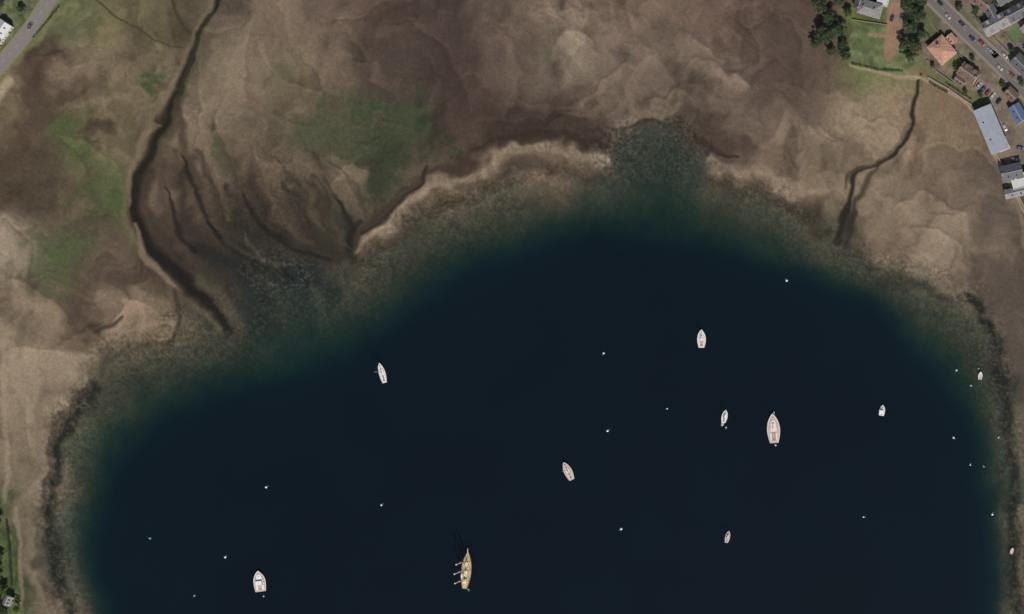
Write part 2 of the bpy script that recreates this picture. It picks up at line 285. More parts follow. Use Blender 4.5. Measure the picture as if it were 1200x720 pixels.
# right creek
cr2=[(1082,88),(1079,110),(1070,142),(1052,168),(1032,186),(1003,198),(993,212),(991,232),(985,258),(978,285)]
stroke([(1036,184),(1016,205),(1000,232),(994,255),(988,288)],[1,2,3,3.5,5],(46,40,33),.75,.75,.5,-.3)
stroke([(1060,168),(1040,192),(1015,205),(1003,230)],[2,4,5,4],(86,72,57),.5,.9,.6)
stroke(cr2,[1.5,2.2,2.8,3,3.2,3,3,3,4,5],(38,34,28),.9,.6,.45,-.4)
stroke([(p[0]-5,p[1]+2) for p in cr2[2:7]],[2,2,2,2,2],(92,78,60),.6,.6,.3)
stroke([(1003,196),(990,206),(984,222)],[1,2,1.5],(60,50,40),.6,.6,.4)
stroke([(1012,80),(1040,88),(1080,92)],[2,2.5,2],(150,130,104),.8,.5,.2)
stroke([(8,400),(6,450),(8,520),(6,590)],[3,3,3,3],(158,140,116),.5,.6,.3)
stroke([(22,600),(24,650),(20,735)],[3,3,3],(148,132,110),.6,.6,.3)

def poly_fill(pts,col,st=1,edge=4,warp=.5,var=0.12):
    idx=subset(pts,30);x=X[idx]+warp*(Xw[idx]-X[idx]);y=Y[idx]+warp*(Yw[idx]-Y[idx])
    d=segdist(x,y,pts+[pts[0]]);d=np.where(inside(x,y,pts),-d,d)
    w=(1-sst(-edge/2,edge/2,d))*st
    c=np.array(col,np.float32)[None,:]*(1+var*fbm(X[idx]/7,Y[idx]/7,2,3))[:,None]
    C[idx]+=(c-C[idx])*w[:,None]
poly_fill([(-60,-60),(110,-60),(100,5),(70,28),(42,52),(15,85),(-60,180)],(96,100,68),.9,8,.8,.2)
stroke([(100,-10),(70,25),(40,55),(12,92),(-20,130)],[4,4,4,3,3],(118,116,76),.7,.7,.8)
stroke([(12,98),(-14,132)],[5,5],(168,150,124),.8,.5,.3)
poly_fill([(-60,585),(6,590),(13,630),(14,680),(20,760),(-60,760)],(80,90,54),.9,5,.8,.25)
poly_fill([(998,22),(1022,26),(1050,30),(1062,60),(1076,72),(1060,84),(1030,82),(996,74),(990,50)],(100,110,72),.95,3,.4,.18)
poly_fill([(1050,-40),(1240,-40),(1240,110),(1240,190),(1180,170),(1150,128),(1100,92),(1080,62),(1056,40)],(112,101,84),.85,4,.3,.2)
for a in [(1118,70,14,7,45,(98,106,64),.9),(1092,28,9,20,-20,(88,96,60),.8),(1188,62,12,8,40,(142,126,110),.7),(1194,42,8,12,30,(90,110,72),.9),(1150,100,20,8,35,(142,125,110),.7),(1130,22,6,12,-40,(94,100,62),.6),(1150,120,22,5,35,(98,102,62),.8),(1118,100,22,6,33,(100,104,64),.9),(1150,5,14,7,30,(94,102,62),.7),(1175,118,12,10,40,(134,118,106),.7),(1196,155,10,16,0,(128,115,103),.6),(1185,180,10,8,0,(124,109,95),.6),(1096,84,8,5,30,(104,110,64),.8),(1140,60,5,8,0,(140,122,103),.6),(1012,52,12,14,0,(88,98,62),.4),(1050,74,10,6,0,(112,110,74),.5)]:
    splat(*a[:7],soft=.4,warp=.5)
stroke([(1056,-10),(1050,12),(1043,38),(1036,64)],[8,8,9,5],(154,116,97),.9,.4,.4,tex=.2)
stroke([(1020,40),(1042,42)],[3,3],(150,114,96),.8,.4,.3)
stroke([(996,78),(1035,87),(1078,92),(1100,104),(1130,120),(1146,136),(1156,165),(1172,195),(1190,228),(1200,250)],[1.5,2,2,1.5,1.5,1.5,1.5,1.5,1.5,1.5],(152,133,108),.85,.4,.2)

# intertidal speckle (stones, weed) around the waterline and in the shallows
band=sst(24,6,SD)*sst(-150,-50,SD)
band*=0.5+0.5*sst(-.2,.4,fbm(X/40,Y/40,5,3)+.3*(SD<6))
sp=fbm(X/2.5,Y/2.5,7,2,.8);sp2=fbm(X/9,Y/9,9,3,.6)
k=1+band*(0.18*sp+0.08*sp2)
patch=np.exp(-(((X-310)/75)**2+((Y-250)/75)**2))+np.exp(-(((X-440)/45)**2+((Y-150)/60)**2))*.8+np.exp(-(((X-720)/90)**2+((Y-165)/30)**2))*.6
k+=np.clip(patch,0,1)*.12*sp
k+=0.035*vn(X/1.7,Y/1.7,3)+.025*fbm(X/3.2,Y/3.2,4,2)*(SD>0)
C*=k[:,None]
wd=sst(.4,.8,fbm(X/3.6+9,Y/3.6,10,3))*band*.42
C+=(np.array([46,50,40],np.float32)-C)*wd[:,None]
lt=sst(.4,.75,fbm(X/2.2+9,Y/2.2,1,2))*band*.38
C+=(np.array([112,106,86],np.float32)-C)*lt[:,None]
far=sst(60,500,np.maximum(np.maximum(-X,X-1200),np.maximum(-Y,0)))*(SD>0)
fc=np.array([84,92,52],np.float32)*(1+.2*fbm(X/150,Y/150,3,4))[:,None]
C+=(fc-C)*far[:,None]
gm=C.mean(1,keepdims=True);C=C+(gm-C)*.07
C=np.clip(C,6,245)
# heights
town=[(985,-3000),(990,60),(1050,84),(1090,96),(1140,128),(1160,175),(1190,230),(1215,270),(9500,300),(9500,-3000)]
tl=[(-9500,-3000),(112,-3000),(104,0),(70,30),(40,58),(14,92),(-30,150),(-9500,400)]
bl=[(-9500,560),(2,590),(10,640),(14,760),(-9500,2500)]
flat=np.zeros(X.size,np.float32)
for P in (town,tl,bl):
    d=segdist(X,Y,P+[P[0]]);flat=np.maximum(flat,sst(-3,5,np.where(inside(X,Y,P),d,-d)))
rel=.30*n1+.10*mask*(saw-.5)+.14*n2+.12*mot+.05*mot2
base=0.06+1.5*sst(0,260,SD)+sst(0,25,SD)*(.5+rel+H)
base=np.maximum(base,0.03+.02*vn(X/9,Y/9,2))
Z=np.where(SD>0,base*1.0,-0.04-2.6*T-.02*sp)
Z=np.where(T>1,-2.64-3*np.minimum(T-1,3),Z)
Z=Z*(1-flat)+TZ*flat
col=np.ones((X.size,4),np.float32);col[:,:3]=lin(C)*GAIN
ground=grid_mesh('tidal_flat_ground',xs,ys,Z.astype(np.float32),{'Col':col})

# ------------------------------------------------------------------ water sheet
wxs=axis(-30,1230,3,-9000,9000,1.15);wys=axis(100,745,3,-200,9000,1.15)
A,B=np.meshgrid(wxs,wys);A=A.ravel().astype(np.float32);B=B.ravel().astype(np.float32)
t2,sd2=depth_t(A,B)
t2=np.clip(t2+.05*fbm(A/14,B/14,6,3)*(t2<1.4)*(t2>0),0,4)
tk=[0,.15,.35,.6,.8,1,1.3,1.7,4];al=[0.02,.08,.20,.42,.66,.86,.98,1,1]
cr_=[52,46,40,31,23,16,11,11,11];cg=[62,60,58,53,46,36,25,22,21];cb=[50,50,48,45,41,37,31,28,27]
wc=np.stack([np.interp(t2,tk,c) for c in (cr_,cg,cb)],1)*(1+.04*fbm(A/70,B/70,3,3))[:,None]
wcol=np.ones((A.size,4),np.float32);wcol[:,:3]=lin(wc);wa=np.interp(t2,tk,al)
wcol2=np.ones((A.size,4),np.float32);wcol2[:,:3]=wa[:,None]
water=grid_mesh('bay_water',wxs,wys,np.zeros(A.size,np.float32),{'WCol':wcol,'WDepth':wcol2})

# ------------------------------------------------------------------ materials
def newmat(n):
    m=bpy.data.materials.new(n);m.use_nodes=True;nt=m.node_tree
    return m,nt,nt.nodes['Principled BSDF']
def attr_mat(n,attr):
    m,nt,b=newmat(n);a=nt.nodes.new('ShaderNodeAttribute');a.attribute_name=attr
    return m,nt,b,a
def mulnoise(nt,src,scale,lo,hi,detail=3):
    tc=nt.nodes.new('ShaderNodeTexCoord');nz=nt.nodes.new('ShaderNodeTexNoise')
    nz.inputs['Scale'].default_value=scale;nz.inputs['Detail'].default_value=detail
    nt.links.new(tc.outputs['Object'],nz.inputs['Vector'])
    mr=nt.nodes.new('ShaderNodeMapRange');mr.inputs[1].default_value=.3;mr.inputs[2].default_value=.7;mr.inputs[3].default_value=lo;mr.inputs[4].default_value=hi
    nt.links.new(nz.outputs['Fac'],mr.inputs[0])
    mx=nt.nodes.new('ShaderNodeVectorMath');mx.operation='SCALE'
    nt.links.new(src,mx.inputs[0]);nt.links.new(mr.outputs[0],mx.inputs['Scale'])
    return mx.outputs[0],nz
m,nt,b,a=attr_mat('wet_sand_and_turf','Col')
o,nz=mulnoise(nt,a.outputs['Color'],.9,.88,1.12,2)
nt.links.new(o,b.inputs['Base Color']);b.inputs['Roughness'].default_value=.9;b.inputs['Specular IOR Level'].default_value=.12
ground.data.materials.append(m)
m,nt,b,a=attr_mat('sea_water','WCol')
nt.links.new(a.outputs['Color'],b.inputs['Base Color']);b.inputs['Roughness'].default_value=.22;b.inputs['Specular IOR Level'].default_value=.28
tc=nt.nodes.new('ShaderNodeTexCoord');nz=nt.nodes.new('ShaderNodeTexNoise');nz.inputs['Scale'].default_value=.4;nz.inputs['Detail'].default_value=2
nt.links.new(tc.outputs['Object'],nz.inputs['Vector'])
bp=nt.nodes.new('ShaderNodeBump');bp.inputs['Strength'].default_value=.2;bp.inputs['Distance'].default_value=.25
nt.links.new(nz.outputs['Fac'],bp.inputs['Height']);nt.links.new(bp.outputs[0],b.inputs['Normal'])
tr=nt.nodes.new('ShaderNodeBsdfTransparent');mx=nt.nodes.new('ShaderNodeMixShader');a2=nt.nodes.new('ShaderNodeAttribute');a2.attribute_name='WDepth'
nt.links.new(a2.outputs['Fac'],mx.inputs[0]);nt.links.new(tr.outputs[0],mx.inputs[1]);nt.links.new(b.outputs[0],mx.inputs[2])
nt.links.new(mx.outputs[0],nt.nodes['Material Output'].inputs['Surface'])
water.data.materials.append(m)

MC={}
def pm(name,rgb,rough=.7,sc=2.0,amt=.15,metal=0,kind=None):
    if name in MC:return MC[name]
    m,nt,b=newmat(name);c=nt.nodes.new('ShaderNodeRGB');c.outputs[0].default_value=L3(*rgb)
    src=c.outputs[0]
    if kind=='tile':
        tc=nt.nodes.new('ShaderNodeTexCoord');br=nt.nodes.new('ShaderNodeTexBrick')
        nt.links.new(tc.outputs['Object'],br.inputs['Vector']);br.inputs['Scale'].default_value=1.0
        br.inputs['Brick Width'].default_value=.6;br.inputs['Row Height'].default_value=.45;br.inputs['Mortar Size'].default_value=.04
        d=L3(*rgb);br.inputs['Color1'].default_value=d;br.inputs['Color2'].default_value=(d[0]*.72,d[1]*.72,d[2]*.72,1);br.inputs['Mortar'].default_value=(d[0]*.4,d[1]*.4,d[2]*.4,1)
        src=br.outputs['Color']
    o,_=mulnoise(nt,src,sc,1-amt,1+amt)
    nt.links.new(o,b.inputs['Base Color']);b.inputs['Roughness'].default_value=rough;b.inputs['Metallic'].default_value=metal
    MC[name]=m;return m
glass=pm('dark_glass',(30,38,46),.08,1,.1)
white=pm('white_gelcoat',(230,228,224),.35,1.5,.05)
cream=pm('cream_gelcoat',(216,208,197),.45,1.5,.06)
teak=pm('teak_deck',(166,138,110),.7,4,.18)
pinkd=pm('weathered_deck',(196,168,155),.75,3,.15)
redp=pm('antifoul_red',(150,66,56),.6,2,.15)
blackm=pm('black_rubber',(22,22,24),.7,2,.1)
alum=pm('aluminium_spar',(214,214,214),.4,2,.08)
wood=pm('varnished_spar',(184,156,112),.5,3,.15)
sailc=pm('sail_cover_canvas',(214,210,200),.85,3,.1)
bluec=pm('blue_canvas',(60,84,124),.85,3,.15)
rope=pm('rigging_rope',(120,112,98),.9,5,.1)

def empty(name,x,y,z,rot):
    e=bpy.data.objects.new(name,None);e.empty_display_size=1;scene.collection.objects.link(e)
    e.location=(x,y,z);e.rotation_euler=(0,0,rot);return e
class MB:
    def __init__(s): s.v=[];s.f=[]
    def add(s,vs,fs):
        o=len(s.v);s.v+=[tuple(map(float,p)) for p in vs];s.f+=[tuple(i+o for i in f) for f in fs];return s
    def box(s,cx,cy,cz,sx,sy,sz,rot=0,tx=1.0,ty=1.0):
        c,n=math.cos(rot),math.sin(rot);vs=[]
        for k,z in ((1,-.5),(2,.5)):
            fx=tx if k==2 else 1;fy=ty if k==2 else 1
            for a,b in ((-.5,-.5),(.5,-.5),(.5,.5),(-.5,.5)):
                x=a*sx*fx;y=b*sy*fy;vs.append((cx+x*c-y*n,cy+x*n+y*c,cz+z*sz))
        return s.add(vs,[(3,2,1,0),(4,5,6,7),(0,1,5,4),(1,2,6,5),(2,3,7,6),(3,0,4,7)])
    def tube(s,p0,p1,r0,r1=None,n=8):
        r1=r0 if r1 is None else r1
        a=np.array(p0,float);b=np.array(p1,float);d=b-a;d/=np.linalg.norm(d)+1e-9
        u=np.cross(d,[0,0,1.0]) if abs(d[2])<.9 else np.cross(d,[1.0,0,0]);u/=np.linalg.norm(u);w=np.cross(d,u)
        vs=[a+r0*(u*math.cos(t)+w*math.sin(t)) for t in [2*math.pi*i/n for i in range(n)]]+[b+r1*(u*math.cos(t)+w*math.sin(t)) for t in [2*math.pi*i/n for i in range(n)]]
        return s.add(vs,[(i,(i+1)%n,n+(i+1)%n,n+i) for i in range(n)]+[tuple(range(n-1,-1,-1)),tuple(range(n,2*n))])
    def ball(s,c,rx,ry,rz,nu=12,nv=8):
        vs=[];fs=[]
        for j in range(nv+1):
            ph=math.pi*j/nv
            for i in range(nu):
                th=2*math.pi*i/nu;vs.append((c[0]+rx*math.sin(ph)*math.cos(th),c[1]+ry*math.sin(ph)*math.sin(th),c[2]+rz*math.cos(ph)))
        for j in range(nv):
            for i in range(nu):
                a=j*nu+i;b=j*nu+(i+1)%nu;fs.append((a,a+nu,b+nu,b))
        return s.add(vs,fs)
    def obj(s,name,mat,parent=None,smooth=False):
        me=bpy.data.meshes.new(name);me.from_pydata(s.v,[],s.f);me.update();me.materials.append(mat)
        if smooth: me.polygons.foreach_set('use_smooth',[True]*len(me.polygons))
        o=bpy.data.objects.new(name,me);scene.collection.objects.link(o)
        if parent:o.parent=parent
        return o

# ------------------------------------------------------------------ boats
def hull_fn(L,B,tr,fb,bow_full=.55):
    def hb(t):
        if t<.45: w=tr+(1-tr)*math.sin(math.pi/2*(t/.45))
        else: w=(1-((t-.45)/.55)**(1.6+bow_full))**.9 if t<1 else 0
        return max(B/2*w,.03)
    def sh(t): return fb*(1+.35*(max(t-.4,0)/.6)**2+.08*(1-t))
    return hb,sh
def build_hull(e,L,B,tr,fb,mh,md,stripe=None,open_boat=False):
    hb,sh=hull_fn(L,B,tr,fb);n=22
    secs=[]
    for i in range(n+1):
        t=i/n;x=-L/2+L*t;w=hb(t);s=sh(t);rk=.05*L*max(t-.8,0)/.2
        ring=[(x-rk*1.4,0,-.6),(x-rk,w*.55,-.45),(x-rk*.6,w*.86,0.0),(x-rk*.2,w*.97,s*.55),(x,w,s)]
        secs.append(ring)
    v=[];f=[]
    for r in secs:
        v+=[(p[0],-p[1],p[2]) for p in r[::-1]]+r[1:]
    k=9
    for i in range(n):
        for j in range(k-1):
            a=i*k+j;f.append((a,a+1,a+k+1,a+k))
    f.append(tuple(range(k-1,-1,-1)))
    MB().add(v,f).obj('hull',mh,e,True)
    g=MB()
    for sgn in (-1,1):
        for i in range(n):
            t0,t1=i/n,(i+1)/n
            g.tube((-L/2+L*t0,sgn*hb(t0),sh(t0)+.03),(-L/2+L*t1,sgn*hb(t1),sh(t1)+.03),.07*B/3+.03,n=6)
    g.tube((-L/2,-hb(0),sh(0)+.03),(-L/2,hb(0),sh(0)+.03),.09,n=6)
    g.obj('toe_rail',stripe or mh,e)
    dz=-.06 if not open_boat else -.45*fb-.2
    v=[];f=[]
    for i in range(n+1):
        t=i/n;x=-L/2+L*t+(0.02 if i==0 else 0);w=hb(t)*(.97 if not open_boat else .86);s=sh(t)+dz
        for q in (-1,-.5,0,.5,1): v.append((x,q*w,s+.05*(1-q*q)*(0 if open_boat else 1)))
    for i in range(n):
        for j in range(4):
            a=i*5+j;f.append((a,a+5,a+6,a+1))
    MB().add(v,f).obj('deck',md,e,True)
    return hb,sh
def cabin(e,L,hb,sh,t0,t1,wf,h,mat,name='cabin',n=8):
    v=[];f=[]
    for i in range(n+1):
        t=t0+(t1-t0)*i/n;x=-L/2+L*t;w=hb(t)*wf*(.82+.18*math.sin(math.pi*min(i/n+.35,1)));s=sh(t)
        hh=h*(1 if i<n*.75 else 1-.45*(i-n*.75)/(n*.25))
        v+=[(x,-w,s-.1),(x+.0,-w*.93,s+hh*.8),(x,-w*.6,s+hh),(x,0,s+hh*1.06),(x,w*.6,s+hh),(x,w*.93,s+hh*.8),(x,w,s-.1)]
    for i in range(n):
        for j in range(6):
            a=i*7+j;f.append((a,a+7,a+8,a+1))
    f.append((0,1,2,3,4,5,6));f.append(tuple(n*7+j for j in range(6,-1,-1)))
    MB().add(v,f).obj(name,mat,e)
    wd=MB()
    for sg in (-1,1):
        for q in (.2,.45,.7):
            t=t0+(t1-t0)*q;w=hb(t)*wf*.99
            wd.box(-L/2+L*t,sg*w,sh(t)+h*.4,(t1-t0)*L*.16,.06,h*.3)
    wd.obj(name+'_windows',glass,e)
def cockpit(e,L,hb,sh,t0,t1,wf,fm,cm):
    x0=-L/2+L*t0;x1=-L/2+L*t1;w=hb((t0+t1)/2)*wf;s=sh(t0)
    MB().box((x0+x1)/2,0,s+.03,x1-x0,w*1.5,.06).obj('cockpit_floor',fm,e)
    c=MB()
    for sg in (-1,1):
        c.box((x0+x1)/2,sg*w,s+.12,x1-x0,.22,.34);c.box((x0+x1)/2,sg*w*.75,s+.1,(x1-x0)*.9,w*.38,.2)
    c.box(x0,0,s+.12,.2,w*1.8,.34);c.obj('cockpit_coaming',cm,e)
    t=MB();t.tube((x0+.3,0,s+.1),(x0+.3,0,s+.9),.06);
    for k in range(10):
        a0,a1=k*math.pi/5,(k+1)*math.pi/5
        t.tube((x0+.35,.38*math.cos(a0),s+.9+.38*math.sin(a0)),(x0+.35,.38*math.cos(a1),s+.9+.38*math.sin(a1)),.03,n=5)
    t.obj('steering_wheel',blackm,e)
def rig(e,L,hb,sh,t,h,mat,boomlen=.36,cov=sailc,r=.09,boom=True,nm='mast'):
    x=-L/2+L*t;z=sh(t)
    MB().tube((x,0,z-.2),(x-.01*h,0,z+h),r,r*.6,10).obj(nm,mat,e,True)
    if boom:
        b=MB().tube((x-.1,0,z+1.25),(x-L*boomlen,0,z+1.15),min(r,.12));b.obj('boom',mat,e,True)
        c=MB();q=min(r,.12);c.tube((x-.15,0,z+1.5),(x-L*boomlen*.55,0,z+1.42),q*2.4,q*1.9,8).tube((x-L*boomlen*.55,0,z+1.42),(x-L*boomlen*.96,0,z+1.33),q*1.9,q*1,8)
        c.obj('furled_sail',cov,e,True)
    rg=MB()
    for sg in (-1,1):
        rg.tube((x,0,z+h*.97),(x-.2,sg*hb(t)*.95,sh(t)),.025,n=4)
        rg.tube((x-.005*h,0,z+h*.5),(x-.1,sg*.6,z+h*.5),.03,n=4)
    rg.obj('shrouds',rope,e)
    return x,z
def rails(e,L,hb,sh,mat=alum):
    r=MB()
    for sg in (-1,1):
        prev=None
        for i in range(13):
            t=.02+.94*i/12;p=(-L/2+L*t,sg*hb(t)*.95,sh(t)+.65)
            r.tube((p[0],p[1],sh(t)),p,.02,n=4)
            if prev:r.tube(prev,p,.018,n=4)
            prev=p
    r.obj('guard_rails',mat,e)
def boatbase(name,px,py,dx,dy):
    x,y=W(px,py);return empty(name,x,y,0,math.atan2(-dy,dx))
def yacht(px,py,L,B,d,mh=None,md=None,cov=None,cab=None,h=None,stripe=None,name='sailing_yacht'):
    e=boatbase(name,px,py,*d);mh=mh or white
    hb,sh=build_hull(e,L,B,.62,L*.1,mh,md or white,stripe)
    cabin(e,L,hb,sh,.40,.78,.58,.42,cab or white)
    cockpit(e,L,hb,sh,.07,.36,.62,teak,cab or white)
    rig(e,L,hb,sh,.57,h or L*1.15,alum,.36,cov or sailc,.085)
    MB().tube((L*.49,0,sh(1)),( -L/2+L*.57,0,sh(.57)+L*1.08),.07,.03,6).obj('furled_jib',cov or sailc,e)
    MB().box(-L/2+L*.68,0,sh(.68)+.5,.7,.7,.1).box(-L/2+L*.88,0,sh(.88)+.04,.5,.5,.1).obj('hatches',glass,e)
    rails(e,L,hb,sh);return e
def motorboat(px,py,L,B,d,mh=None,md=None,top=None,name='motor_cruiser'):
    e=boatbase(name,px,py,*d)
    hb,sh=build_hull(e,L,B,.85,L*.11,mh or white,md or white,None)
    cabin(e,L,hb,sh,.36,.84,.72,.6,top or white)
    cockpit(e,L,hb,sh,.06,.32,.7,md or teak,white)
    x=-L/2+L*.42
    MB().box(x,0,sh(.4)+1.15,L*.2,B*.56,1.1,0,.82,.86).obj('wheelhouse',top or white,e)
    MB().box(x,0,sh(.4)+1.2,L*.206,B*.57,.5,0,.9,.93).obj('wheelhouse_windows',glass,e)
    MB().box(x,0,sh(.4)+1.75,L*.19,B*.54,.08).obj('wheelhouse_roof',top or white,e)
    MB().box(-L/2-.25,0,.45,.45,.5,.9,0,.7,.8).obj('outboard_engine',blackm,e)
    MB().tube((x,0,sh(.4)+1.75),(x-.2,0,sh(.4)+3.2),.05,.03).obj('antenna_mast',alum,e)
    MB().box(-L/2+L*.72,0,sh(.7)+.6,.6,.6,.06).obj('hatches',glass,e)
    rails(e,L,hb,sh);return e
def dinghy(px,py,L,B,d,mh=None,name='rowing_boat',inner=None):
    e=boatbase(name,px,py,*d)
    hb,sh=build_hull(e,L,B,.7,.55,mh or white,inner or teak,mh or white,True)
    s=MB()
    for t in (.15,.42,.68): s.box(-L/2+L*t,0,.38,.32,hb(t)*1.85,.06)
    s.obj('thwarts',cream,e)
    MB().tube((-L*.3,.25,.45),(L*.25,.35,.47),.04).tube((-L*.3,-.25,.45),(L*.25,-.3,.47),.04).obj('oars',wood,e)
    MB().box(-L/2-.12,0,.35,.3,.35,.7,0,.8,.8).obj('outboard_engine',blackm,e);return e
def tallship(px,py,L,B,d):
    e=boatbase('tall_ship',px,py,*d)
    hb,sh=build_hull(e,L,B,.42,1.7,pm('ship_hull_paint',(170,146,116),.5,1,.12),pm('scrubbed_pine_deck',(188,162,124),.75,2.5,.22),pm('cap_rail',(112,86,64),.6,2,.15))
    dh=pm('deckhouse_paint',(170,130,90),.6,2,.12);dr=pm('deckhouse_roof',(226,210,172),.6,2,.08)
    for t,l,w in ((.2,2.6,1.8),(.42,3.0,1.7),(.66,1.9,1.5)):
        x=-L/2+L*t;MB().box(x,0,sh(t)+.5,l,w,1.0).obj('deckhouse',dh,e)
        MB().box(x,0,sh(t)+1.06,l+.25,w+.25,.12).obj('deckhouse_roof',dr,e)
        MB().box(x,0,sh(t)+.6,l*.7,w+.04,.35).obj('deckhouse_windows',glass,e)
    MB().box(-L/2+L*.54,0,sh(.54)+.2,1.5,1.3,.4).box(-L/2+L*.8,0,sh(.8)+.2,.9,.9,.4).obj('hatches',wood,e)
    for t,h,n in ((.26,21,'mizzen_mast'),(.52,24,'main_mast'),(.76,22,'fore_mast')):
        x,z=rig(e,L,hb,sh,t,h,pm('painted_mast',(240,232,212),.5,2,.06),.19,sailc,.27,True,n)
        y=MB()
        y.box(x,0,z+h*.62,.7,1.1,.1);y.obj('crosstrees',wood,e)
        MB().ball((x-.01*h,0,z+h),.45,.45,.45,8,6).obj('masthead_truck',white,e)
        rt=MB()
        for sg in (-1,1):
            for k in (-.5,.1,.7): rt.tube((x-k*.2,0,z+h*.62),(x-k,sg*hb(t)*.97,sh(t)),.04,n=4)
        rt.obj('ratlines',rope,e)
    MB().tube((L*.44,0,sh(1)-.1),(L*.5+2.2,0,sh(1)+.9),.2,.1).obj('bowsprit',wood,e)
    st=MB();x=-L/2+L*.76
    for q,hh in ((2.1,19),(1.2,15),(.2,12)): st.tube((L*.5+q,0,sh(1)+.5+q*.18),(x,0,sh(.76)+hh),.04,n=4)
    st.obj('forestays',rope,e)
    MB().tube((L*.47,0,sh(1)+.2),(L*.5+1.8,0,sh(1)+.95),.28,.15).obj('furled_jib',sailc,e)
    b=MB().ball((-L/2+L*.34,B*.38,sh(.34)+.6),1.5,.5,.4);b.obj('ship_lifeboat',white,e,True)
    rails(e,L,hb,sh,wood);return e

tallship(547.5,668,22,6.0,(4.5,-46))
motorboat(305,681,12,6.8,(-3,-24),white,pinkd,None)
yacht(448.5,437,12.0,3.7,(-6,-22),white,cream)
yacht(666,552,11.2,4.6,(-9,-19),white,pinkd,sailc,cream)
yacht(822.5,397,10.5,4.8,(0,-22),white,cream,sailc,cream)
yacht(849.5,488,7.6,3.3,(3,-14),white,white,bluec)
yacht(907,502,17,7.2,(-2,-34),white,pinkd,sailc,cream)
motorboat(1034,481,6.2,3.2,(2,-12),white,white)
yacht(853,629,7.0,2.6,(3,-13),white,pinkd,sailc,cream)
dinghy(1149,440.5,4.6,2.4,(1,-8),white,'rowing_boat',cream)
dinghy(1186,646,4.2,2.2,(2,-7),redp,'rowing_boat',cream)
dinghy(906.5,485.5,2.8,1.5,(1,-4),white,'rowing_boat',cream)
dinghy(847,497,2.4,1.3,(1,-3),white,'rowing_boat',cream)

bw=pm('buoy_white',(215,222,218),.5,3,.05);bt=pm('buoy_teal',(120,172,162),.5,3,.08)
def buoy(px,py,r):
    x,y=W(px,py);e=empty('mooring_buoy',x,y,0,random.uniform(0,6))
    MB().ball((0,0,r*.25),r,r,r*.85,14,10).obj('float_body',bw if random.random()<.6 else bt,e,True)
    MB().tube((0,0,r*.9),(0,0,r*1.5),.08,.08).obj('mooring_post',blackm,e)
    rg=MB()
    for k in range(10):
        a0,a1=k*math.pi/5,(k+1)*math.pi/5;rg.tube((.22*math.cos(a0),0,r*1.5+.2+.22*math.sin(a0)),(.22*math.cos(a1),0,r*1.5+.2+.22*math.sin(a1)),.05,n=5)
    rg.obj('mooring_ring',alum,e)
    MB().tube((0,0,r*.28),(0,0,r*.42),r*1.04,r*1.02,16).obj('rubber_band',bt,e,True)
    MB().ball((r*1.7,.3,.05),.24,.24,.22,8,6).obj('pickup_float',bt,e,True)
for (x,y,r) in [(922,329,.7),(707.5,414,.65),(782,479,.45),(712,505,.7),(312,571,.7),(447,592,.6),(176,631,.6),(264,653,.7),(228,698,.55),(728,620,.75),(1012,606,.5),(1117.5,513,.65),(1137,545,.45),(1153,547,.45),(1163,603,.65),(1121,434,.55),(1138,452,.45),(1170,513,.45),(851,501,.45),(909,522,.5),(823,407,.4),(549,691,.5),(309,699,.4),(1147,432,.4)]:
    buoy(x,y,r)

